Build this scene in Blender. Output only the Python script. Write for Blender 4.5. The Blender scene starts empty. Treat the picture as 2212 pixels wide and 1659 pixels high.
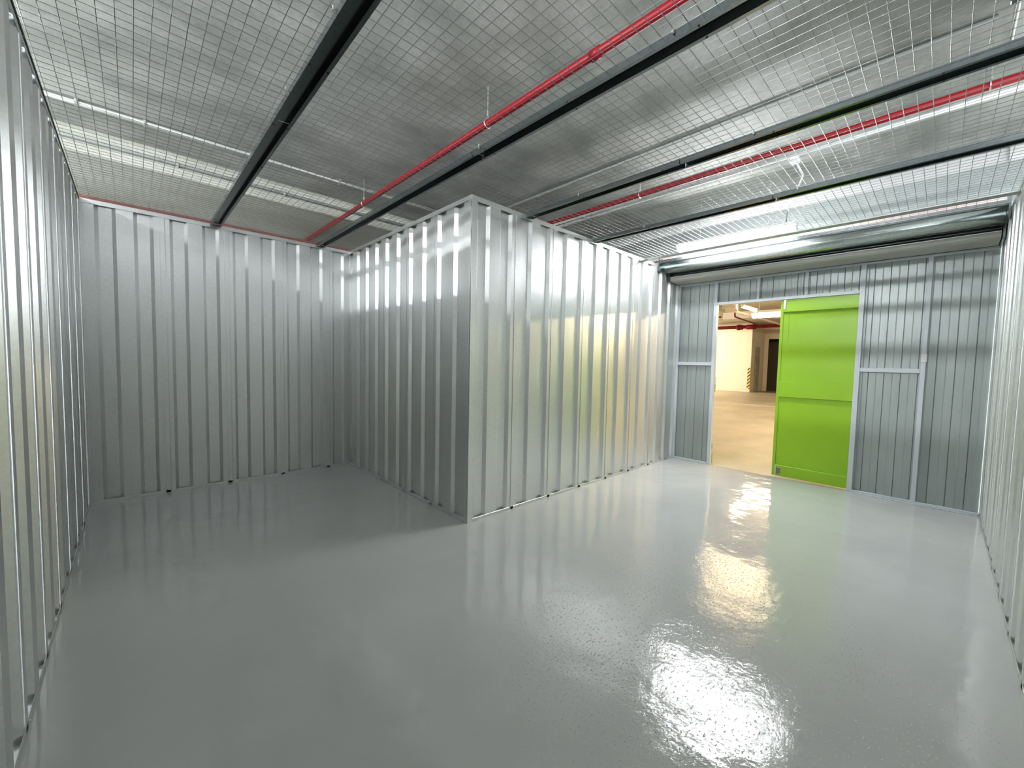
import bpy, bmesh, math, random
from mathutils import Vector, Matrix

random.seed(7)
SC = bpy.context.scene
COL = SC.collection
PI = math.pi

# ------------------------------------------------------------------ camera, world, exposure
CAM_Z = 1.26
fw = Vector((0.68435334, 0.72702161, -0.05567841))
rt = Vector((0.72880026, -0.68439403, 0.02133033))
up = Vector((0.02259836, 0.05517592, 0.99822088))
cd = bpy.data.cameras.new('camera')
cd.sensor_fit = 'HORIZONTAL'
cd.sensor_width = 36.0
cd.lens = 36.0 * 872.425 / 2212.0
cd.clip_start = 0.02
cd.clip_end = 200
cam = bpy.data.objects.new('camera', cd)
COL.objects.link(cam)
M = Matrix(((rt.x, up.x, -fw.x, 0), (rt.y, up.y, -fw.y, 0), (rt.z, up.z, -fw.z, CAM_Z), (0, 0, 0, 1)))
cam.matrix_world = M
SC.camera = cam

w = bpy.data.worlds.new('world')
SC.world = w
w.use_nodes = True
w.node_tree.nodes['Background'].inputs[0].default_value = (0.88, 0.93, 0.97, 1)
w.node_tree.nodes['Background'].inputs[1].default_value = 8.5

LAMP_COOL = 115.0      # emission of the cool LED battens over the storage units
LAMP_LEFT = 400.0
LAMP_WARM = 34.0
LAMP_BACK = 260.0
WARM = (1.0, 0.76, 0.44)
COOL = (0.95, 0.985, 1.0)

SC.view_settings.view_transform = 'Standard'
SC.view_settings.look = 'None'
SC.view_settings.exposure = 0.9
SC.view_settings.gamma = 1.0
SC.view_settings.use_curve_mapping = False
SC.render.use_motion_blur = False
cy = SC.cycles
cy.use_denoising = True
cy.max_bounces = 8
cy.diffuse_bounces = 5
cy.glossy_bounces = 5
cy.adaptive_threshold = 0.02
cy.sample_clamp_indirect = 6.0
cy.caustics_reflective = True
cy.blur_glossy = 0.6

# ------------------------------------------------------------------ measured plan (metres)
XL, YR, YB = -0.283, -0.288, 4.767      # left wall, right wall, back wall (finished faces)
X1, Y1 = 1.862, 2.456                   # outer corner of the boxed-in unit
XD = 5.332                              # face of the door wall frame
H = 2.49                                # top of the partition walls
SLAB = 3.15

# ------------------------------------------------------------------ materials
def mat(name, col=(0.5, 0.5, 0.5), rough=0.5, metal=0.0, spec=0.5, coat=0.0):
    m = bpy.data.materials.new(name)
    m.use_nodes = True
    b = m.node_tree.nodes['Principled BSDF']
    b.inputs['Base Color'].default_value = (*col, 1)
    b.inputs['Roughness'].default_value = rough
    b.inputs['Metallic'].default_value = metal
    b.inputs['Specular IOR Level'].default_value = spec
    b.inputs['Coat Weight'].default_value = coat
    return m, m.node_tree.nodes, m.node_tree.links, b

def noise(n, l, scale, detail=3, vec=None, coord='Object', sc=None, rough=0.5):
    tc = n.new('ShaderNodeTexCoord')
    mp = n.new('ShaderNodeMapping')
    l.new(tc.outputs[coord], mp.inputs[0])
    if sc: mp.inputs['Scale'].default_value = sc
    t = n.new('ShaderNodeTexNoise')
    t.inputs['Scale'].default_value = scale
    t.inputs['Detail'].default_value = detail
    t.inputs['Roughness'].default_value = rough
    l.new(mp.outputs[0], t.inputs['Vector'])
    return t

def ramp(n, l, src, stops):
    r = n.new('ShaderNodeValToRGB')
    e = r.color_ramp.elements
    while len(e) < len(stops): e.new(0.5)
    for k, (p, c) in enumerate(stops):
        e[k].position = p
        e[k].color = (*c, 1) if len(c) == 3 else c
    l.new(src, r.inputs[0])
    return r

def bump(n, l, b, src, strength, dist):
    u = n.new('ShaderNodeBump')
    u.inputs['Strength'].default_value = strength
    u.inputs['Distance'].default_value = dist
    l.new(src, u.inputs['Height'])
    l.new(u.outputs[0], b.inputs['Normal'])
    return u

def galvanised(name, col, rough, metal, spangle=0.04, wav=0.0):
    m, n, l, b = mat(name, col, rough, metal)
    t = noise(n, l, 60, 2)
    lo = tuple(c * (1 - spangle) for c in col)
    hi = tuple(min(1, c * (1 + spangle)) for c in col)
    r = ramp(n, l, t.outputs[0], [(0.35, lo), (0.65, hi)])
    l.new(r.outputs[0], b.inputs['Base Color'])
    if wav:
        t2 = noise(n, l, 1.0, 2, sc=(3, 3, 0.8))
        bump(n, l, b, t2.outputs[0], 1.0, wav)
    return m

M_SHEET = galvanised('zincalume_sheet', (0.80, 0.815, 0.815), 0.36, 0.92, 0.03, 0.003)
M_TRIM = galvanised('galvanised_trim', (0.62, 0.65, 0.65), 0.40, 0.80, 0.03)
M_CHAN = galvanised('galvanised_channel', (0.20, 0.225, 0.23), 0.22, 0.92, 0.08)
M_BARREL = galvanised('galvanised_barrel', (0.60, 0.66, 0.65), 0.24, 0.90, 0.10)
M_WIRE = galvanised('galvanised_wire', (0.27, 0.275, 0.27), 0.28, 1.0, 0.0)
M_BEIGE, *_ = mat('shutter_beige_paint', (0.42, 0.42, 0.38), 0.38)
M_DARK, *_ = mat('gap_black', (0.012, 0.014, 0.014), 0.6)  # near-black for gaps and holes; their shade is put into the colour
M_RED, *_ = mat('red_pipe_paint', (0.15, 0.004, 0.007), 0.42, spec=0.2)
M_OXIDE, *_ = mat('red_oxide_primer', (0.14, 0.040, 0.034), 0.6)
M_PALEOX, *_ = mat('pale_lit_oxide', (0.52, 0.40, 0.37), 0.6)  # red-oxide primer made pale; the lamp's brightness is put into the colour
M_PVC, *_ = mat('grey_conduit_plastic', (0.62, 0.66, 0.64), 0.35)
M_PVCD, *_ = mat('dark_conduit_plastic', (0.20, 0.21, 0.20), 0.5)
M_FRAME, *_ = mat('pale_blue_grey_frame_paint', (0.58, 0.62, 0.66), 0.32)
M_CAP, *_ = mat('white_lamp_cap', (0.72, 0.72, 0.70), 0.4)
M_STEEL, *_ = mat('zinc_hardware', (0.62, 0.62, 0.60), 0.3, 0.9)
M_RUST, *_ = mat('worn_steel_plate', (0.26, 0.25, 0.16), 0.5, 0.5)

def cladding():
    m, n, l, b = mat('grey_cladding_board', (0.36, 0.40, 0.39), 0.36, 0.35)
    t = noise(n, l, 4, 3, sc=(1, 1, 0.3))
    r = ramp(n, l, t.outputs[0], [(0.3, (0.33, 0.37, 0.36)), (0.7, (0.39, 0.43, 0.42))])
    l.new(r.outputs[0], b.inputs['Base Color'])
    return m
M_CLAD = cladding()

def green():
    m, n, l, b = mat('lime_green_door_paint', (0.30, 0.54, 0.015), 0.34)
    t = noise(n, l, 90, 2)
    bump(n, l, b, t.outputs[0], 0.25, 0.001)
    t2 = noise(n, l, 2.5, 3)
    r = ramp(n, l, t2.outputs[0], [(0.3, (0.275, 0.50, 0.014)), (0.7, (0.31, 0.55, 0.018))])
    l.new(r.outputs[0], b.inputs['Base Color'])
    return m
M_GREEN = green()

def epoxy():
    m, n, l, b = mat('grey_epoxy_floor', (0.30, 0.315, 0.30), 0.06, spec=0.7)
    t = noise(n, l, 1.3, 3, coord='Object')
    r = ramp(n, l, t.outputs[0], [(0.3, (0.485, 0.495, 0.485)), (0.7, (0.525, 0.535, 0.525))])
    # a few dark specks lying in the coating
    v = n.new('ShaderNodeTexVoronoi'); v.inputs['Scale'].default_value = 1.1
    tc = n.new('ShaderNodeTexCoord'); l.new(tc.outputs['Object'], v.inputs['Vector'])
    sp = ramp(n, l, v.outputs['Distance'], [(0.006, (0.35, 0.35, 0.33)), (0.011, (1, 1, 1))])
    mx = n.new('ShaderNodeMix'); mx.data_type = 'RGBA'; mx.blend_type = 'MULTIPLY'
    mx.inputs['Factor'].default_value = 1
    l.new(r.outputs[0], mx.inputs['A']); l.new(sp.outputs[0], mx.inputs['B'])
    l.new(mx.outputs['Result'], b.inputs['Base Color'])
    # roller waves, orange peel and trowel flecks
    a = noise(n, l, 5.5, 2)
    c = noise(n, l, 26, 3, rough=0.6)
    f = noise(n, l, 62, 2, sc=(1.0, 1.9, 1.0))
    fr = ramp(n, l, f.outputs[0], [(0.63, (0, 0, 0)), (0.73, (1, 1, 1))])
    # badly trowelled, pitted patch of coating between the corner and the door
    mp = n.new('ShaderNodeMapping'); l.new(tc.outputs['Object'], mp.inputs[0])
    mp.vector_type = 'POINT'
    mp.inputs['Location'].default_value = (-2.0 * 0.62, -0.75 * 0.95, 0)
    mp.inputs['Scale'].default_value = (0.62, 0.95, 0)
    gr = n.new('ShaderNodeTexGradient'); gr.gradient_type = 'SPHERICAL'
    l.new(mp.outputs[0], gr.inputs[0])
    msk = noise(n, l, 1.6, 3)
    ad = n.new('ShaderNodeMath'); ad.operation = 'ADD'
    l.new(gr.outputs['Fac'], ad.inputs[0]); l.new(msk.outputs[0], ad.inputs[1])
    mr = ramp(n, l, ad.outputs[0], [(0.62, (0.02, 0.02, 0.02)), (0.95, (1, 1, 1))])
    def mul(x, k):
        q = n.new('ShaderNodeMath'); q.operation = 'MULTIPLY'
        l.new(x, q.inputs[0])
        if isinstance(k, float): q.inputs[1].default_value = k
        else: l.new(k, q.inputs[1])
        return q.outputs[0]
    def add(x, y):
        q = n.new('ShaderNodeMath'); q.operation = 'ADD'
        l.new(x, q.inputs[0]); l.new(y, q.inputs[1])
        return q.outputs[0]
    g = noise(n, l, 42, 4, rough=0.65)
    h = add(mul(a.outputs[0], 0.0042), mul(c.outputs[0], 0.0003))
    h = add(h, mul(mul(g.outputs[0], mr.outputs[0]), 0.0012))
    h = add(h, mul(mul(fr.outputs[0], mr.outputs[0]), 0.0020))
    bump(n, l, b, h, 1.0, 1.0)
    return m
M_EPOXY = epoxy()

def concrete(name, lo, hi, scale=1.4, rough=0.75, sc=(1, 1, 1), bmp=0.002, lines=None):
    m, n, l, b = mat(name, lo, rough)
    t = noise(n, l, scale, 6, sc=sc, rough=0.6)
    r = ramp(n, l, t.outputs[0], [(0.33, lo), (0.68, hi)])
    t2 = noise(n, l, 45, 3)
    mx = n.new('ShaderNodeMix'); mx.data_type = 'RGBA'; mx.blend_type = 'OVERLAY'
    mx.inputs['Factor'].default_value = 0.22
    l.new(r.outputs[0], mx.inputs['A']); l.new(t2.outputs[0], mx.inputs['B'])
    l.new(mx.outputs['Result'], b.inputs['Base Color'])
    bump(n, l, b, t2.outputs[0], 0.6, bmp)
    return m
M_SLAB = concrete('slab_concrete', (0.18, 0.185, 0.170), (0.36, 0.36, 0.335), 1.6, 0.62, (1, 1.5, 1))
M_BEAMC = concrete('beam_concrete', (0.24, 0.24, 0.20), (0.36, 0.36, 0.32), 2.0, 0.8, (0.4, 1, 1.5))
M_GFLOOR = concrete('garage_floor_concrete', (0.33, 0.30, 0.24), (0.47, 0.43, 0.36), 0.9, 0.45, (1, 1.6, 1), 0.001)
M_GWALL = concrete('garage_wall_paint', (0.60, 0.56, 0.48), (0.64, 0.60, 0.52), 0.5, 0.7, (1, 1, 1), 0.0005)
M_GCEIL = concrete('garage_soffit', (0.36, 0.32, 0.25), (0.46, 0.42, 0.34), 1.0, 0.8)
M_PLAIN, *_ = mat('plain_grey_partition', (0.46, 0.46, 0.45), 0.6)
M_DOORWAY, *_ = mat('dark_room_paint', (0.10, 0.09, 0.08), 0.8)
M_LINE, *_ = mat('white_line_paint', (0.75, 0.73, 0.68), 0.5)
M_DUCTD = galvanised('dull_galvanised_sheet', (0.30, 0.33, 0.32), 0.35, 0.7, 0.10)
M_DUCT = galvanised('duct_steel', (0.52, 0.53, 0.50), 0.4, 0.6, 0.05)

def emit(name, col, s):
    m = bpy.data.materials.new(name)
    m.use_nodes = True
    n = m.node_tree.nodes
    n.clear()
    e = n.new('ShaderNodeEmission'); o = n.new('ShaderNodeOutputMaterial')
    e.inputs[0].default_value = (*col, 1); e.inputs[1].default_value = s
    m.node_tree.links.new(e.outputs[0], o.inputs[0])
    return m
M_LCOOL = emit('cool_led_diffuser', COOL, LAMP_COOL)
M_LLEFT = emit('cool_led_diffuser_unit', COOL, LAMP_LEFT)
M_LFILL = emit('warm_hall_fill', WARM, 270.0)  # added fill: brightens the hall from lamps placed out of view
M_LBACK = emit('cool_led_diffuser_back', COOL, LAMP_BACK)
M_LWARM = emit('warm_led_diffuser', WARM, LAMP_WARM)

def hazard():
    m, n, l, b = mat('hazard_stripes', (0.8, 0.5, 0.02), 0.5)
    tc = n.new('ShaderNodeTexCoord'); sx = n.new('ShaderNodeSeparateXYZ')
    l.new(tc.outputs['Object'], sx.inputs[0])
    a = n.new('ShaderNodeMath'); a.operation = 'ADD'
    l.new(sx.outputs['Y'], a.inputs[0]); l.new(sx.outputs['Z'], a.inputs[1])
    q = n.new('ShaderNodeMath'); q.operation = 'MULTIPLY'; q.inputs[1].default_value = 1 / 0.17
    l.new(a.outputs[0], q.inputs[0])
    f = n.new('ShaderNodeMath'); f.operation = 'FRACT'; l.new(q.outputs[0], f.inputs[0])
    r = ramp(n, l, f.outputs[0], [(0.5, (0.75, 0.45, 0.03)), (0.501, (0.015, 0.012, 0.01))])
    r.color_ramp.interpolation = 'CONSTANT'
    l.new(r.outputs[0], b.inputs['Base Color'])
    return m
M_HAZ = hazard()

# ------------------------------------------------------------------ mesh helpers
def link(name, me, m, parent=None, loc=None):
    if m is not None: me.materials.append(m)
    o = bpy.data.objects.new(name, me)
    COL.objects.link(o)
    if parent is not None: o.parent = parent
    if loc is not None: o.location = loc
    return o

def build(name, bm, m, parent=None, smooth=False, loc=None):
    me = bpy.data.meshes.new(name)
    bmesh.ops.recalc_face_normals(bm, faces=bm.faces)
    bm.to_mesh(me); bm.free()
    if smooth:
        for p in me.polygons: p.use_smooth = True
    return link(name, me, m, parent, loc)

def box(bm, x0, x1, y0, y1, z0, z1, bev=0.0):
    r = bmesh.ops.create_cube(bm, size=1)
    vs = r['verts']
    for v in vs:
        v.co = Vector(((x0 + x1) / 2 + v.co.x * (x1 - x0), (y0 + y1) / 2 + v.co.y * (y1 - y0), (z0 + z1) / 2 + v.co.z * (z1 - z0)))
    if bev > 0:
        es = list({e for v in vs for e in v.link_edges})
        bmesh.ops.bevel(bm, geom=es, offset=bev, segments=1, affect='EDGES')

def BX(*a, bev=0.0):
    bm = bmesh.new(); box(bm, *a, bev=bev); return bm

def tube(bm, p0, p1, r, seg=8, caps=True):
    p0 = Vector(p0); p1 = Vector(p1); d = (p1 - p0)
    q = d.to_track_quat('Z', 'Y')
    rings = []
    for p in (p0, p1):
        rings.append([bm.verts.new(p + q @ Vector((r * math.cos(2 * PI * k / seg), r * math.sin(2 * PI * k / seg), 0))) for k in range(seg)])
    for k in range(seg):
        bm.faces.new((rings[0][k], rings[0][(k + 1) % seg], rings[1][(k + 1) % seg], rings[1][k]))
    if caps:
        bm.faces.new(rings[0][::-1]); bm.faces.new(rings[1])

def path_tube(bm, pts, r, seg=10):
    pts = [Vector(p) for p in pts]
    rings = []
    for i, p in enumerate(pts):
        d = (pts[min(i + 1, len(pts) - 1)] - pts[max(i - 1, 0)]).normalized()
        q = d.to_track_quat('Z', 'Y')
        rings.append([bm.verts.new(p + q @ Vector((r * math.cos(2 * PI * k / seg), r * math.sin(2 * PI * k / seg), 0))) for k in range(seg)])
    for a, b in zip(rings, rings[1:]):
        for k in range(seg):
            bm.faces.new((a[k], a[(k + 1) % seg], b[(k + 1) % seg], b[k]))
    bm.faces.new(rings[0][::-1]); bm.faces.new(rings[-1])

def prism_y(bm, prof, y0, y1):
    """closed profile of (x, z) extruded along Y"""
    a = [bm.verts.new((x, y0, z)) for x, z in prof]
    b = [bm.verts.new((x, y1, z)) for x, z in prof]
    k = len(prof)
    for i in range(k):
        bm.faces.new((a[i], a[(i + 1) % k], b[(i + 1) % k], b[i]))
    bm.faces.new(a[::-1]); bm.faces.new(b)

def strip_prof(pts, t):
    """give an open profile a thickness t (offset to the left)"""
    out = []
    for i, p in enumerate(pts):
        a = pts[max(i - 1, 0)]; b = pts[min(i + 1, len(pts) - 1)]
        d1 = Vector((p[0] - a[0], p[1] - a[1])); d2 = Vector((b[0] - p[0], b[1] - p[1]))
        n1 = Vector((-d1.y, d1.x)); n2 = Vector((-d2.y, d2.x))
        n = Vector((0, 0))
        if n1.length > 0: n += n1.normalized()
        if n2.length > 0: n += n2.normalized()
        n.normalize()
        ref = n1.normalized() if n1.length > 0 else n2.normalized()
        c = max(0.4, n.dot(ref))
        out.append((p[0] + n.x * t / c, p[1] + n.y * t / c))
    return pts + out[::-1]

def empty(name, loc=(0, 0, 0)):
    o = bpy.data.objects.new(name, None)
    o.empty_display_size = 0.1
    COL.objects.link(o); o.location = loc
    return o

def tag(o, label, cat, group=None, kind=None):
    o['label'] = label
    if cat: o['category'] = cat
    if group: o['group'] = group
    if kind: o['kind'] = kind
    return o

def struct(o, label=None):
    o['kind'] = 'structure'
    if label: o['label'] = label
    return o

# ------------------------------------------------------------------ floors, slab, outer shell
o = struct(build('floor', BX(-6.5, XD + 0.045, -6.5, 12, -0.12, 0.0), M_EPOXY), 'glossy grey epoxy floor of the storage unit')
o = struct(build('floor', BX(XD + 0.045, 34, -6.5, 22, -0.12, -0.003), M_GFLOOR), 'bare concrete floor of the parking hall beyond the door')
o = struct(build('ceiling', BX(-6.5, 5.75, -6.5, 12, SLAB, SLAB + 0.2), M_SLAB), 'raw concrete slab above the wire mesh')
o = struct(build('ceiling', BX(5.75, 34, -6.5, 22, 3.42, 3.6), M_GCEIL), 'concrete soffit of the parking hall beyond the door')
struct(build('wall_light_block_back', BX(-20, 5.3, 9.7, 9.9, 0, SLAB), M_SLAB), 'added unseen wall far behind the back partition that keeps ambient light off the beam soffit')  # unseen wall, put in to stop world light reaching the soffit from behind
struct(build('wall_light_block_left', BX(-3.2, -3.1, 5.1, 9.7, 0, 2.93), M_SLAB), 'added unseen wall on the left that keeps ambient light off the beam soffit')  # added out of view to shade the beam soffit from the left
struct(build('wall_outer_right', BX(5.4, 34, -6.7, -6.5, 0, 3.42), M_GWALL), 'side wall of the parking hall on the right')

# concrete downstand beam behind the back wall (bright face, dark soffit)
struct(build('ceiling_beam', BX(-6.5, 5.75, 5.03, 9.6, 2.93, SLAB + 0.001, bev=0.01), M_BEAMC), 'concrete downstand beam crossing above the back wall')
struct(build('ceiling_beam', BX(4.18, 4.62, -6.5, 5.03, 3.055, SLAB + 0.001, bev=0.01), M_SLAB), 'shallow concrete rib of the slab near the door wall')

# ------------------------------------------------------------------ corrugated partition walls
RIB, WEB, DEP, THK = 0.107, 0.024, 0.023, 0.0012

def corrugated(name, origin, udir, ndir, length, first_open, period, z0, z1, m, label, step=2, corner0=0.0, corner1=0.0, RIB=RIB):
    """wall whose ribs lie in the plane through origin; pans recede by DEP behind it.
    udir: along the wall, ndir: out into the room. first_open: u of the first pan's front edge."""
    root = struct(empty(name, origin), label)
    U = Vector(udir); N = Vector(ndir)
    opening = period - RIB
    # breakpoints
    opens = []
    u = first_open
    while u > 0.03: u -= period
    if u + opening < 0.03: u += period
    while u < length - 0.015:
        opens.append(u); u += period
    groups = [opens[i:i + step] for i in range(0, len(opens), step)]
    for gi, g in enumerate(groups):
        s = (g[0] - RIB * 0.42) if gi > 0 else 0.0
        e = (groups[gi + 1][0][0] if False else (groups[gi + 1][0] - RIB * 0.42)) if gi < len(groups) - 1 else length
        pts = [(s, 0.0)]
        for a in g:
            b = a + opening
            if a > s + 1e-4: pts.append((a, 0.0)); pts.append((a + WEB, -DEP))
            else: pts = [(s, -DEP)]
            if b < e - 1e-4:
                pts.append((b - WEB, -DEP)); pts.append((b, 0.0))
            else:
                pts.append((e, -DEP)); break
        if pts[-1][0] < e - 1e-4: pts.append((e, 0.0))
        # overlap lip laid over the neighbour's rib
        if gi > 0:
            pts = [(s - 0.022, 0.0016), (s - 0.0215, 0.0030), (s + 0.012, 0.0030), (s + 0.016, 0.0)] + [p for p in pts if p[0] > s + 0.017]
        bm = bmesh.new()
        pr = strip_prof(pts, -THK)
        lo, hi = [], []
        for (uu, nn) in pr:
            p = U * uu + N * nn
            lo.append(bm.verts.new((p.x, p.y, z0))); hi.append(bm.verts.new((p.x, p.y, z1)))
        k = len(pr)
        for i in range(k):
            j = (i + 1) % k
            bm.faces.new((lo[i], lo[j], hi[j], hi[i]))
        build('corrugated_sheet', bm, m, root)
    def bar(nm, u0, u1, n0, n1, za, zb, mm=M_SHEET, bev=0.0015):
        bm = bmesh.new()
        pa = U * u0 + N * n0; pb = U * u1 + N * n1
        box(bm, min(pa.x, pb.x), max(pa.x, pb.x), min(pa.y, pb.y), max(pa.y, pb.y), za, zb, bev=bev)
        return build(nm, bm, mm, root)
    # base and head channels: front leg flush with the ribs, floor of the channel under the pans
    bar('base_track', 0, length, -DEP - 0.006, 0.0015, 0.0, 0.006)
    bar('base_track', 0, length, 0.0004, 0.0030, 0.0, 0.026)
    bar('head_track', 0, length, -DEP - 0.006, 0.0030, H - 0.004, H)
    bar('head_track', 0, length, 0.0004, 0.0034, H - 0.036, H)
    if corner0: bar('corner_trim', 0, corner0, 0.0020, 0.0042, 0.0, H)
    if corner1: bar('corner_trim', length - corner1, length, 0.0020, 0.0042, 0.0, H)
    # small rivets on the tracks
    bm = bmesh.new(); u = 0.1
    while u < length:
        for z in (0.014, H - 0.02):
            p = U * u + N * 0.003; q = U * u + N * 0.0055
            tube(bm, (p.x, p.y, z), (q.x, q.y, z), 0.0035, 6)
        u += period * step
    build('rivets', bm, M_STEEL, root)['kind'] = 'stuff'
    return root

ZA, ZB = 0.004, H - 0.006
wl = corrugated('wall_left', (XL, YR, 0), (0, 1, 0), (1, 0, 0), YB + 0.03 - YR, 1.961 - (0.2235 - 0.088) - YR, 0.2235, ZA, ZB, M_SHEET,
           'corrugated steel partition along the left side', RIB=0.088)
build('head_gap_shade', BX(0.0036, 0.0060, 0, YB - YR - 0.01, H - 0.016, H + 0.001), M_DARK, wl)  # dark strip standing in for the shaded gap at the wall head
corrugated('wall_back', (XL, YB, 0), (1, 0, 0), (0, -1, 0), X1 + 0.03 - XL, -0.199 - XL, 0.2335, ZA, ZB, M_SHEET,
           'corrugated steel partition at the back of the alcove', corner1=0.03, corner0=0.02)
corrugated('wall_alcove_right', (X1, Y1, 0), (0, 1, 0), (-1, 0, 0), YB + 0.03 - Y1, 2.551 - Y1, 0.2345, ZA, ZB, M_SHEET,
           'corrugated partition face on the right of the alcove', corner0=0.030)
corrugated('wall_middle', (X1, Y1, 0), (1, 0, 0), (0, -1, 0), XD + 0.03 - X1, 1.918 - X1, 0.2335, ZA, ZB, M_SHEET,
           'corrugated partition running from the outer corner to the door wall', corner0=0.052)
corrugated('wall_right', (XL, YR, 0), (1, 0, 0), (0, 1, 0), XD + 0.03 - XL, 2.60 - XL, 0.2350, ZA, ZB, M_SHEET,
           'corrugated steel partition along the right side')

# ------------------------------------------------------------------ door wall: cladding boards and frame
door_wall = struct(empty('wall_door', (XD + 0.036, 1.1, 0)), 'framed wall of vertical grey boards around the green door')
def board(y0, y1, z0, z1):
    g = 0.0012
    bm = bmesh.new()
    a, b = y0 + g, y1 - g
    mid = (a + b) / 2
    prof = [(a, 0.004), (a + 0.0025, 0.0), (mid - 0.004, 0.0), (mid, -0.0015), (mid + 0.004, 0.0), (b - 0.0025, 0.0), (b, 0.004), (b, 0.012), (a, 0.012)]
    lo = [bm.verts.new((x, y - 1.1, z0)) for y, x in prof]
    hi = [bm.verts.new((x, y - 1.1, z1)) for y, x in prof]
    k = len(prof)
    for i in range(k):
        j = (i + 1) % k
        bm.faces.new((lo[i], lo[j], hi[j], hi[i]))
    bm.faces.new(lo[::-1]); bm.faces.new(hi)
    build('cladding_board', bm, M_CLAD, door_wall)
edges = []
y = 0.387
while y > YR: y -= 0.1165
low = [y + 0.1165 * k for k in range(20) if y + 0.1165 * k < 1.14]
high = [1.258 - 0.1175 + 0.1175 * k for k in range(12)]
edges = low + high
for a, b in zip(edges, edges[1:]):
    a = max(a, YR); b = min(b, Y1 + 0.02)
    if b - a < 0.02: continue
    inside = b > 0.59 and a < 1.985
    if not inside: board(a, b, 0.0, 2.62)
    else:
        if a < 0.59: board(a, 0.59, 0.0, 2.62); a = 0.59
        if b > 1.985: board(1.985, b, 0.0, 2.62); b = 1.985
        board(a, b, 2.035, 2.62)
build('backing_sheet', BX(0.0125, 0.02, YR - 1.1, 0.6 - 1.1, 0, 2.62), M_CLAD, door_wall)
build('backing_sheet', BX(0.0125, 0.02, 1.98 - 1.1, Y1 + .02 - 1.1, 0, 2.62), M_CLAD, door_wall)
build('backing_sheet', BX(0.0125, 0.02, 0.6 - 1.1, 1.98 - 1.1, 2.035, 2.62), M_CLAD, door_wall)

fr = tag(empty('door_wall_frame', (XD + 0.018, 1.1, 0)), 'pale blue-grey tubular frame of posts and rails over the grey boards beside the green door', 'frame')
def member(nm, y0, y1, z0, z1, d0=0.0, d1=0.034, m=M_FRAME):
    return build(nm, BX(d0 - 0.018, d1 - 0.018, y0 - 1.1, y1 - 1.1, z0, z1, bev=0.002), m, fr)
member('post', 2.433, 2.467, 0, 2.31)
member('post', 1.965, 2.002, 0, 2.31, -0.001, 0.060)
member('post', 0.567, 0.609, 0, 2.31, -0.001, 0.060)
member('post', 0.106, 0.140, 0, 2.31)
member('lintel', 0.609, 1.965, 2.016, 2.049, -0.0005, 0.050)
member('mullion', 1.503, 1.531, 2.049, 2.31)
member('mullion', 1.038, 1.067, 2.049, 2.31)
member('mid_rail', 2.002, 2.433, 1.262, 1.303)
member('mid_rail', 0.140, 0.567, 1.231, 1.273)
member('bottom_rail', 2.002, 2.433, 0.0, 0.022, -0.008)
member('bottom_rail', -0.284, 0.567, 0.0, 0.024, -0.008)
member('bottom_rail', -0.280, 0.567, 0.0, 0.007, -0.022, -0.008)
member('top_rail', -0.284, 2.462, 2.296, 2.316, -0.004)
member('sleeve', 0.100, 0.140, 1.335, 1.41, -0.014, 0.02, M_CAP)
member('hinge', 1.958, 1.966, 1.02, 1.12, 0.045, 0.075, M_CAP)
member('hinge', 1.958, 1.966, 0.20, 0.27, 0.045, 0.075, M_STEEL)
bm = bmesh.new()
for yy, zz in ((2.42, 1.283), (2.012, 1.283), (0.575, 1.25), (0.13, 1.25), (1.047, 2.043), (1.515, 2.043), (2.45, 2.28)):
    tube(bm, (-0.0185, yy - 1.1, zz), (-0.021, yy - 1.1, zz), 0.005, 8)
build('rivets', bm, M_STEEL, fr)['kind'] = 'stuff'

# ------------------------------------------------------------------ green doors
def door_leaf(name, label, loc, rot, width, mirror=False):
    t = struct(empty(name, loc), label)
    t.rotation_euler = (0, 0, rot)
    s = -1 if not mirror else 1
    def Y(a, b): return (min(s * a, s * b), max(s * a, s * b))
    def part(nm, x0, x1, a, b, z0, z1, m=M_GREEN, bev=0.002, par=None):
        ya, yb = Y(a, b)
        return build(nm, BX(x0, x1, ya, yb, z0, z1, bev=bev), m, par or t)
    part('door_panel', 0.012, 0.030, 0.0, width, 0.018, 2.028, bev=0.001)
    part('stile', 0.004, 0.012, width - 0.030, width, 0.018, 2.028)
    part('stile', 0.004, 0.012, 0.0, 0.012, 0.018, 2.028)
    part('rail', -0.014, 0.012, 0.002, width - 0.030, 1.880, 2.022)
    part('rail', -0.014, 0.012, 0.002, width - 0.030, 0.925, 1.100)
    part('rail', -0.014, 0.012, 0.002, width - 0.030, 0.020, 0.142)
    part('rib', 0.007, 0.012, width - 0.086, width - 0.074, 1.55, 1.88, bev=0.001)
    return t, part
# hinge side at the right jamb, y decreasing from the free edge
t, part = door_leaf('door_1', 'closed lime green door leaf with three raised rails and a bolt', (5.372, 0.606, 0), 0, 0.684, mirror=True)
bolt = part('bolt', -0.022, -0.014, 0.628, 0.652, 1.905, 2.020, M_STEEL)
bolt['label'] = 'zinc flush bolt'
build('bolt_slide', BX(-0.028, -0.022, 0.634, 0.646, 1.915, 1.985, bev=0.001), M_STEEL, bolt)
bp2 = part('bolt_plate', -0.018, -0.014, 0.598, 0.650, 0.045, 0.118, M_RUST)
bp2['label'] = 'worn steel bolt plate'
build('bolt_slide', BX(-0.026, -0.018, 0.636, 0.648, 0.02, 0.13, bev=0.001), M_STEEL, bp2)
t2, part2 = door_leaf('door_2', 'lime green door leaf swung wide open to the outside', (5.395, 1.972, 0), math.radians(113), 0.684)
t2['label'] = 'lime green door leaf swung wide open to the outside'
struct(build('threshold', BX(XD - 0.001, XD + 0.046, 0.609, 1.965, -0.004, 0.002), M_GFLOOR), 'thin concrete threshold under the green door')

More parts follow.
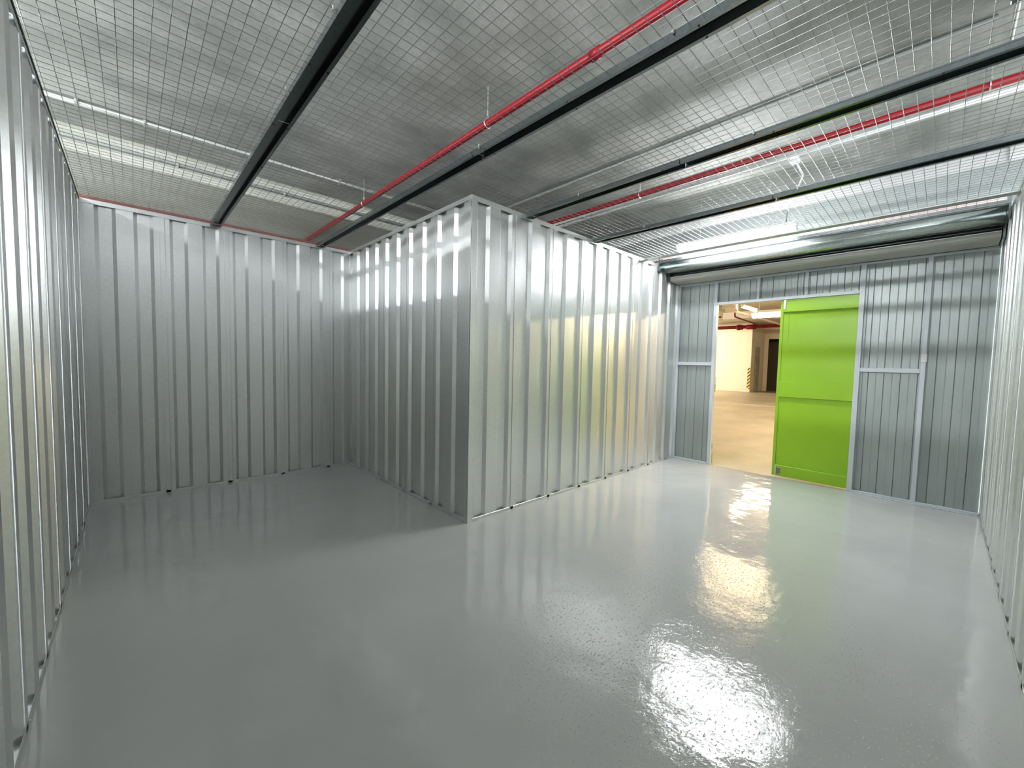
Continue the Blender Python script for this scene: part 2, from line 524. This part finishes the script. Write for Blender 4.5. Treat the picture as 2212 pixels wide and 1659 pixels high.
# wall above the header and outer skins beside the unit
struct(build('wall_upper_door', BX(5.385, 5.392, -6.4, 5.0, 2.60, 3.02), M_DUCTD), 'galvanised sheet closing the gap above the roller shutter')
struct(build('wall_front', BX(5.40, 5.46, Y1 + 0.02, 12, 0, SLAB), M_PLAIN), 'front wall of the neighbouring units on the left')
struct(build('wall_front', BX(5.40, 5.46, -6.5, YR, 0, SLAB), M_PLAIN), 'front wall of the neighbouring units on the right')
struct(build('wall_front', BX(5.42, 5.46, YR, Y1 + 0.02, 2.62, SLAB), M_PLAIN), 'strip of wall above the door wall')
struct(build('trim_1', BX(5.30, 5.345, YR, 4.9, 2.682, 2.726, bev=0.003), M_PALEOX), 'red-oxide primed steel bar behind the tube lamp, coloured pale as if strongly lit')

# ------------------------------------------------------------------ roller shutter head across the door wall
rs = tag(empty('roller_shutter', (5.02, 1.08, 2.45)), 'galvanised roller shutter head spanning the top of the door wall', 'shutter')
def rpart(nm, bm, m, smooth=False):
    for v in bm.verts: v.co -= Vector((5.02, 1.08, 2.45))
    return build(nm, bm, m, rs, smooth)
bm = bmesh.new()
prof = []
for k in range(40):
    a = 2 * PI * k / 40
    r = 0.070
    prof.append((4.94 + r * math.cos(a), 2.478 + r * math.sin(a)))
prism_y(bm, prof, -0.268, 2.440)
b_ = rpart('barrel', bm, M_BARREL)
for p in b_.data.polygons: p.use_smooth = len(p.vertices) == 4
bm = bmesh.new()
prism_y(bm, strip_prof([(4.735, 2.530), (4.735, 2.494), (4.775, 2.494), (4.80, 2.500)], 0.002), -0.275, 2.445)
rpart('front_angle', bm, M_CHAN)
for zz, xx in ((2.420, 5.02), (2.398, 5.035)):
    bm = bmesh.new(); box(bm, xx, xx + 0.03, -0.262, 2.44, zz - 0.0025, zz + 0.0025, bev=0.001)
    rpart('curtain_edge', bm, M_CHAN)
bm = bmesh.new()
pts = [(5.31, 2.385), (5.060, 2.385), (5.046, 2.380), (5.036, 2.368), (5.032, 2.352), (5.034, 2.338), (5.044, 2.325), (5.062, 2.318), (5.31, 2.317), (5.31, 2.385)]
bm = bmesh.new(); prism_y(bm, pts[:-1], -0.262, 2.440)
rpart('curtain_roll', bm, M_BEIGE)
bm = bmesh.new(); box(bm, 5.026, 5.06, -0.262, 2.44, 2.371, 2.376, bev=0.001)
rpart('curtain_lip', bm, M_TRIM)
bm = bmesh.new(); box(bm, 5.12, 5.325, -0.262, 2.44, 2.39, 2.62)
rpart('back_box', bm, M_DARK)
for y0, y1 in ((2.440, 2.450), (-0.282, -0.270)):
    bm = bmesh.new()
    pr = [(4.732, 2.50), (4.732, 2.405), (5.012, 2.405), (5.030, 2.395), (5.030, 2.319), (5.050, 2.312), (5.318, 2.312), (5.318, 2.56), (4.732, 2.56)]
    prism_y(bm, pr, y0, y1)
    e_ = rpart('end_bracket', bm, M_CHAN)

# ------------------------------------------------------------------ roof channels (open lipped channels, mouth down)
CH_X = [0.600, 1.537, 2.471, 3.420, 4.4445]
CH_NAME = ['first', 'second', 'third', 'fourth', 'fifth']
CH_LAB = ['near-black open roof channel nearest the left wall',
          'roof channel second from the left wall, right beside the long red pipe over the alcove',
          'roof channel that meets the middle partition just left of the second red pipe',
          'roof channel with a green sheen between the second red pipe and the tube lamp',
          'thin flat roof strap nearest the roller shutter, right before the tube lamp']
for i, (cx, lab) in enumerate(zip(CH_X, CH_LAB)):
    ye = YB if cx < X1 else Y1
    r = tag(empty('roof_channel', (cx, 0, 2.485)), lab, 'channel', 'open steel channels carrying the roof mesh')
    joint = [2.456, 1.975, 1.15, 0.9, 1.2][i]
    if i == 4:
        build('strap', BX(-0.050, 0.050, YR + 0.002, Y1 - 0.002, 0.003, 0.006), M_TRIM, r)
        build('strap_edge', BX(-0.050, -0.047, YR + 0.002, Y1 - 0.002, -0.003, 0.003), M_TRIM, r)
        continue
    for y0, y1 in ((YR + 0.002, joint - 0.003), (joint + 0.003, ye - 0.002)):
        W = 0.043; t_ = 0.002; hh = 0.015; lip = 0.017
        pf = [(-W + lip, -hh), (-W, -hh), (-W, hh), (W, hh), (W, -hh), (W - lip, -hh)]
        bm = bmesh.new()
        prism_y(bm, strip_prof(pf, -t_), y0, y1)
        build('channel', bm, M_CHAN, r)
    bm = bmesh.new()
    yy = YR + 0.35
    while yy < ye:
        for s in (-1, 1):
            tube(bm, (s * 0.036, yy, -0.0165), (s * 0.036, yy, -0.0150), 0.0045, 8)
        yy += 0.6
    build('bolt_holes', bm, M_DARK, r)['kind'] = 'stuff'
    # mesh clips: little screws poking up and out of the lips
    for yy in ([1.55, 2.15, 3.9] if i == 0 else [0.75, 1.9, 3.1][:2 if i else 3]):
        if yy > ye: continue
        bm = bmesh.new()
        tube(bm, (-0.046, yy, 0.004), (-0.058, yy, 0.004), 0.005, 8)
        tube(bm, (-0.052, yy, -0.003), (-0.052, yy, 0.022), 0.0025, 6)
        build('mesh_clip', bm, M_STEEL, r)

# ------------------------------------------------------------------ welded wire mesh sheets
PX = 0.0505
def mesh_sheet(x0, x1, y0, y1, offy, label):
    r = tag(empty('wire_mesh_sheet', ((x0 + x1) / 2, (y0 + y1) / 2, 2.5025)), label, 'mesh', 'welded wire mesh sheets forming the roof')
    ox, oy = (x0 + x1) / 2, (y0 + y1) / 2
    for nm, along in (('long_wires', 'y'), ('cross_wires', 'x')):
        bm = bmesh.new()
        if along == 'y':
            k = math.ceil((x0 + 0.22) / PX)
            x = -0.22 + k * PX
            while x < x1:
                tube(bm, (x - ox, y0 - oy, 0), (x - ox, y1 - oy, 0), 0.00135, 8, caps=False)
                x += PX
        else:
            y = y0 + offy
            while y < y1:
                tube(bm, (x0 - ox, y - oy, 0.0026), (x1 - ox, y - oy, 0.0026), 0.00135, 8, caps=False)
                y += PX
        oo = build(nm, bm, M_WIRE, r, smooth=True)
        oo['kind'] = 'stuff'
bays = [XL] + CH_X + [4.735]
near = ['between the left wall and the first roof channel', 'between the first and second roof channels', 'between the second and third roof channels',
        'between the third and fourth roof channels', 'between the fourth and fifth roof channels', 'between the last roof channel and the roller shutter']
for i in range(6):
    x0, x1 = bays[i], bays[i + 1]
    yb = YB if x1 < X1 + 0.7 and i < 2 else Y1
    if i < 2:
        mesh_sheet(x0, x1, YR, 2.05, 0.03, 'mesh sheet ' + near[i] + ', nearer half')
        mesh_sheet(x0 + 0.004, x1 + 0.004, 2.054, YB, 0.018, 'mesh sheet ' + near[i] + ', half over the alcove')
    elif i == 2:
        mesh_sheet(x0, x1, YR, 2.00, 0.03, 'galvanised wire mesh sheet ' + near[i])
        mesh_sheet(x0 + 0.012, X1, 2.004, YB, 0.01, 'narrow wire mesh sheet beside the second roof channel over the end of the alcove')
        mesh_sheet(X1, x1, 2.004, Y1, 0.01, 'short wire mesh sheet right above the outer corner of the partitions')
    else:
        mesh_sheet(x0, x1, YR, Y1, 0.03, 'galvanised wire mesh sheet ' + near[i])

# ------------------------------------------------------------------ services above the mesh
def pipe_y(x, z, r, y0, y1, m, name, label, cat, group=None, seg=16, hangers=(), clamps=(), couplings=()):
    t = tag(empty(name, (x, (y0 + y1) / 2, z)), label, cat, group)
    oy = (y0 + y1) / 2
    bm = bmesh.new(); tube(bm, (0, y0 - oy, 0), (0, y1 - oy, 0), r, seg)
    p = build('tube', bm, m, t, smooth=True)
    for y in couplings:
        bm = bmesh.new(); tube(bm, (0, y - oy - 0.03, 0), (0, y - oy + 0.03, 0), r * 1.22, seg)
        build('coupling', bm, m, t, smooth=True)
    for y in hangers:
        bm = bmesh.new()
        tube(bm, (0, y - oy, r + 0.015), (0, y - oy, SLAB - z), 0.004, 8)
        tube(bm, (0, y - oy, r + 0.010), (0, y - oy, r + 0.035), 0.009, 8)
        hr = build('hanger_rod', bm, M_STEEL, t)
        bm = bmesh.new()
        path_tube(bm, [((r + 0.004) * math.cos(a), y - oy, (r + 0.004) * math.sin(a)) for a in [2 * PI * k / 16 for k in range(17)]], 0.003, 6)
        build('hanger_ring', bm, M_STEEL, t)
    return t
pipe_y(1.832, 2.90, 0.024, -3.0, 9.0, M_RED, 'sprinkler_pipe', 'glossy red pipe running over the alcove towards the back wall', 'pipe', None,
       hangers=(0.2, 2.25, 4.3), couplings=(1.35,))
pipe_y(3.627, 2.90, 0.024, -3.0, 6.5, M_RED, 'sprinkler_pipe', 'red pipe beside a white conduit on the door side of the ceiling', 'pipe', None,
       hangers=(-0.1, 2.1,), couplings=())
pipe_y(3.735, 2.885, 0.014, -3.0, 6.5, M_PVC, 'conduit', 'pale grey conduit running alongside the second red pipe', 'conduit')
pipe_y(3.385, 3.135, 0.014, -0.1, 4.1, M_PVCD, 'conduit', 'dark grey conduit fixed tight under the slab near the third roof channel', 'conduit')
# conduits parallel to the back wall
def pipe_x(y0, y1, z, r, xa, xb, m, name, label, cat, clips=()):
    t = tag(empty(name, ((xa + xb) / 2, (y0 + y1) / 2, z)), label, cat)
    oy = (y0 + y1) / 2; ox = (xa + xb) / 2
    bm = bmesh.new(); tube(bm, (xa - ox, y0 - oy, 0), (xb - ox, y1 - oy, 0), r, 14)
    build('tube', bm, m, t, smooth=True)
    for x in clips:
        f = (x - xa) / (xb - xa); yy = y0 + (y1 - y0) * f - oy
        bm = bmesh.new()
        box(bm, x - ox - 0.010, x - ox + 0.010, yy - r - 0.012, yy + r + 0.012, -r - 0.002, r + 0.004, bev=0.002)
        build('saddle', bm, M_STEEL, t)
    return t
pipe_x(4.66, 4.43, 3.125, 0.017, -4.5, 4.0, M_DUCT, 'conduit', 'bright galvanised conduit crossing the slab ahead of the concrete beam', 'conduit', clips=(-0.26, 0.12, 0.85, 1.65, 2.3))
pipe_x(5.00, 5.00, 3.03, 0.016, -6, 5, M_PVCD, 'conduit', 'dull conduit along the face of the concrete beam', 'conduit', clips=(0.35, 1.25, 2.2))
for x in (0.22, 1.14):
    t = tag(empty('ceiling_hook', (x, 4.97, 3.05)), 'small steel hook on the concrete beam ' + ('left of' if x < 0.6 else 'right of') + ' the near-black roof channel', 'hook', 'hooks on the concrete beam')
    bm = bmesh.new()
    tube(bm, (0, 0.05, 0.0), (0, 0, 0.0), 0.003, 6)
    path_tube(bm, [(0, 0.0 - 0.018 * math.sin(a), -0.018 + 0.018 * math.cos(a)) for a in [k * 0.5 for k in range(10)]], 0.003, 6)
    build('hook', bm, M_STEEL, t)

# red primed angle behind the back wall head
ra = build('trim_2', BX(XL, X1, YB + 0.035, YB + 0.075, H - 0.02, H + 0.035), M_OXIDE)
struct(ra, 'thin red-brown primed steel angle along the top of the back wall')

# galvanised duct at the upper right
t = tag(empty('air_duct', (2.75, -0.42, 2.97)), 'galvanised rectangular duct hanging at the top right edge above the mesh', 'duct')
build('duct_section', BX(-0.75, 0.05, -0.27, 0.29, -0.10, 0.15, bev=0.004), M_DUCT, t)
build('duct_section', BX(0.07, 0.55, -0.27, 0.275, -0.09, 0.14, bev=0.004), M_DUCT, t)
build('flange', BX(0.045, 0.075, -0.28, 0.305, -0.115, 0.165, bev=0.003), M_CHAN, t)

# hanging chain and flex of the tube lamp
def chain(x, y, z0, z1, label, loose=0.0):
    t = tag(empty('lamp_chain', (x, y, z1)), label, 'chain', 'hanging chains of the tube lamp')
    bm = bmesh.new()
    nlk = int((z1 - z0) / 0.022)
    for k in range(nlk):
        z = -k * 0.022
        dx = loose * math.sin(k / nlk * PI)
        pts = []
        for a in [2 * PI * j / 8 for j in range(9)]:
            u, v = 0.005 * math.cos(a), 0.014 * math.sin(a)
            pts.append((dx + (u if k % 2 else 0), (0 if k % 2 else u), z - 0.012 + v))
        path_tube(bm, pts, 0.0015, 5)
    build('chain_links', bm, M_STEEL, t)
chain(4.70, 1.28, 2.655, 3.15, 'thin steel chain holding the right end of the tube lamp')
chain(4.70, 1.95, 2.655, 3.15, 'thin steel chain holding the left end of the tube lamp')
t = tag(empty('lamp_flex', (3.735, 0.86, 2.845)), 'white flex looping from the conduit towards the tube lamp', 'cable')
bm = bmesh.new()
path_tube(bm, [(0, 0, 0), (0.05, -0.02, -0.05), (0.10, -0.035, -0.085), (0.17, -0.02, -0.075), (0.26, 0.02, -0.10), (0.33, 0.06, -0.115), (0.45, 0.12, -0.09), (0.75, 0.2, -0.06), (1.08, 0.3, -0.20)], 0.007, 8)
build('cable', bm, M_PVC, t, smooth=True)
bm = bmesh.new(); box(bm, -0.03, 0.03, -0.03, 0.03, -0.02, 0.02, bev=0.006)
build('junction_box', bm, M_PVC, t)

# ------------------------------------------------------------------ lamps
def batten(name, label, loc, length, m, axis='y', group=None, wd=0.034, top=None, body=1.15):
    t = tag(empty(name, loc), label, 'lamp', group)
    t.rotation_euler = (0, 0, 0 if axis == 'y' else PI / 2)
    L = length / 2
    bm = bmesh.new(); box(bm, -wd * body, wd * body, -L, L, 0.026, 0.056, bev=0.004)
    build('lamp_body', bm, M_CAP, t)
    bm = bmesh.new()
    pr = [(wd * 0.92 * math.cos(a), -0.010 + max(0.030, wd * 0.8) * math.sin(a)) for a in [2 * PI * k / 20 for k in range(20)]]
    prism_y(bm, pr, -L + 0.03, L - 0.03)
    build('diffuser', bm, m, t)
    for s in (-1, 1):
        bm = bmesh.new(); box(bm, -wd * 0.8, wd * 0.8, min(s * (L - 0.03), s * (L + 0.004)), max(s * (L - 0.03), s * (L + 0.004)), -0.022, 0.047, bev=0.006)
        build('end_cap', bm, M_CAP, t)
    if top:
        for s in (-1, 1):
            bm = bmesh.new(); tube(bm, (0, s * L * 0.7, 0.05), (0, s * L * 0.7, top - loc[2]), 0.004, 6)
            build('hanger_rod', bm, M_STEEL, t)
    return t
batten('tube_lamp', 'glowing white tube lamp hanging above the mesh next to the roller shutter', (4.695, 1.616, 2.605), 1.16, M_LCOOL, body=1.5, wd=0.045)
batten('tube_lamp', 'white tube lamp over the neighbouring unit beyond the left wall, nearer the camera', (-2.1, 1.3, 3.09), 1.20, M_LLEFT, group='lamps of the neighbouring unit', top=SLAB)
batten('tube_lamp', 'white tube lamp over the neighbouring unit beyond the left wall, farther back', (-2.1, 5.9, 2.80), 1.20, M_LBACK, group='lamps of the neighbouring unit', top=SLAB)

GL = 'warm tube lamps of the parking hall'
batten('tube_lamp', 'warm tube lamp just outside the door, hidden above the lintel', (8.5, 2.5, 2.86), 1.25, M_LWARM, group=GL, top=3.42, wd=0.07)
batten('tube_lamp', 'dazzling warm lamp seen through the doorway beside the top of the green door', (14.2, 3.55, 2.86), 1.25, M_LWARM, group=GL, top=3.42, wd=0.10)
batten('tube_lamp', 'pale tube lamp in the middle of the doorway, left of the dazzling one', (13.0, 3.9, 2.93), 1.20, M_LWARM, 'x', GL, wd=0.04, top=3.42)
batten('tube_lamp', 'added warm fill lamp, out of view in the hall to the left of the doorway', (9.0, 9.0, 2.9), 1.25, M_LFILL, group=GL, top=3.42, wd=0.07)  # hall lamps from here on are unseen fill, added to brighten it
batten('tube_lamp', 'added warm fill lamp, out of view in the hall to the right of the doorway', (9.0, -3.0, 2.9), 1.25, M_LFILL, group=GL, top=3.42, wd=0.07)
batten('tube_lamp', 'added warm fill lamp, out of view in the hall straight behind the green door', (11.5, -0.4, 2.9), 1.25, M_LFILL, group=GL, top=3.42, wd=0.07)
batten('tube_lamp', 'added warm fill lamp, out of view near the far wall of the parking hall', (19.5, 9.0, 2.9), 1.25, M_LFILL, group=GL, top=3.42, wd=0.07)

# ------------------------------------------------------------------ parking hall beyond the door
struct(build('wall_hall_far', BX(22.0, 24.3, 6.40, 21.7, 0, 3.42, bev=0.01), M_GWALL), 'cream painted wall at the far side of the parking hall')
wr = struct(empty('wall_hall_recess', (23.9, 5.0, 0)), 'set-back wall with a dark doorway in the parking hall')
build('wall_piece', BX(0, 0.3, 1.25, 1.395, 0, 3.42), M_GWALL, wr)
build('wall_piece', BX(0, 0.3, -0.35, 1.25, 2.70, 3.42), M_GWALL, wr)
build('wall_piece', BX(0, 0.3, -11.5, -0.35, 0, 3.42), M_GWALL, wr)
build('door_frame', BX(-0.04, -0.001, 1.18, 1.37, 0, 2.76, bev=0.01), M_GWALL, wr)
build('pilaster', BX(-1.35, -0.75, 1.35, 1.395, 0, 2.25, bev=0.01), M_BEAMC, wr)
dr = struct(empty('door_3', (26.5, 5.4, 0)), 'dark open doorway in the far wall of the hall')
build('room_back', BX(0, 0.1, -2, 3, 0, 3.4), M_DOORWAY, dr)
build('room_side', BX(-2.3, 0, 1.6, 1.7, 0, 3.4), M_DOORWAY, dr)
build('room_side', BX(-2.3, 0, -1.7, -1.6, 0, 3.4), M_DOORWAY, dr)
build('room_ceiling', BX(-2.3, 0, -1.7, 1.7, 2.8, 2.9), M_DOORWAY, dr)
struct(build('wall_hall_left', BX(5.4, 34, 21.8, 22, 0, 3.42), M_GWALL), 'side wall of the parking hall')
struct(build('wall_hall_end', BX(33.8, 34, -6.5, 22, 0, 3.42), M_GWALL), 'end wall of the parking hall')
t = tag(build('corner_guard', BX(-0.012, 0.0, -0.06, 0.06, 0.16, 1.19, bev=0.003), M_HAZ, loc=(21.998, 6.47, 0)), 'black and yellow striped corner guard on the edge of the cream hall wall', 'guard')
struct(build('floor_line', BX(14.86, 14.96, -6, 21, -0.004, -0.001), M_LINE), 'white painted line across the hall floor')
struct(build('floor_line', BX(19.6, 19.7, -6, 5.2, -0.004, -0.001), M_LINE), 'faint white line farther back on the hall floor')
struct(build('hall_beam', BX(7.7, 8.2, -6.5, 21, 3.0, 3.43), M_GCEIL), 'concrete beam under the hall soffit')
struct(build('hall_beam', BX(17.6, 18.4, -6.5, 21, 3.15, 3.43), M_GWALL), 'pale concrete beam near the far side of the hall')
# red main with couplings
t = tag(empty('hall_sprinkler_main', (20.0, 6.0, 3.02)), 'thick red pipe with a coupling crossing above the cream hall wall', 'pipe')
bm = bmesh.new(); tube(bm, (0, -8, 0), (0, 12, 0), 0.075, 16); build('tube', bm, M_RED, t, smooth=True)
for yy, rr, ll in ((0.40, 0.12, 0.06), (0.28, 0.105, 0.05), (-0.12, 0.11, 0.18)):
    bm = bmesh.new(); tube(bm, (0, yy - ll, -0.01), (0, yy + ll, -0.01), rr, 16); build('coupling', bm, M_RED, t, smooth=True)
t = tag(empty('hall_sprinkler_branch', (15.5, 5.1, 3.0)), 'thin red branch pipe with an upturned end in the parking hall', 'pipe')
bm = bmesh.new(); path_tube(bm, [(0, 0, 0.18), (0, 0, 0.06), (0.04, 0.005, 0.01), (0.1, 0.01, 0), (4.4, 0.33, 0)], 0.028, 10); build('tube', bm, M_RED, t, smooth=True)
# slanting cable tray and trunking
def quad_prism(bm, c, z0, z1):
    lo = [bm.verts.new((x, y, z0)) for x, y in c]; hi = [bm.verts.new((x, y, z1)) for x, y in c]
    for i in range(4):
        j = (i + 1) % 4; bm.faces.new((lo[i], lo[j], hi[j], hi[i]))
    bm.faces.new(lo[::-1]); bm.faces.new(hi)
t = tag(empty('hall_duct', (11.0, 3.9, 2.92)), 'beige slanting duct under the hall ceiling at the left of the doorway', 'duct')
bm = bmesh.new(); quad_prism(bm, [(-0.9, -0.42), (2.4, 0.43), (2.57, 0.77), (-0.6, -0.02)], 0, 0.22); build('duct_body', bm, M_GWALL, t)
for f in (0.15, 0.4, 0.65, 0.9):
    bm = bmesh.new(); x = -0.9 + 3.3 * f; y = -0.42 + 0.85 * f
    quad_prism(bm, [(x, y - 0.01), (x + 0.05, y), (x + 0.27, y + 0.42), (x + 0.22, y + 0.41)], -0.012, 0.23); build('flange', bm, M_GCEIL, t)
t = tag(empty('hall_trunking', (16.5, 4.6, 3.0)), 'thin pale trunking running from the slanting duct to the far wall', 'trunking')
bm = bmesh.new(); box(bm, -2.6, 3.4, -0.03, 0.03, -0.03, 0.03); build('trunking_body', bm, M_GWALL, t)
t = tag(empty('hall_junction_box', (15.6, 6.1, 2.95)), 'beige box hanging under the hall ceiling behind the left door post', 'box')
build('box_body', BX(-0.2, 0.2, -0.5, 0.32, -0.10, 0.28, bev=0.01), M_GWALL, t)
build('hanger_rod', BX(-0.02, 0.02, -0.1, -0.06, 0.28, 0.47), M_STEEL, t)
bm = bmesh.new(); tube(bm, (-0.25, -0.6, 0.05), (-0.25, 0.1, 0.09), 0.03, 8); build('pipe_stub', bm, M_RED, t)
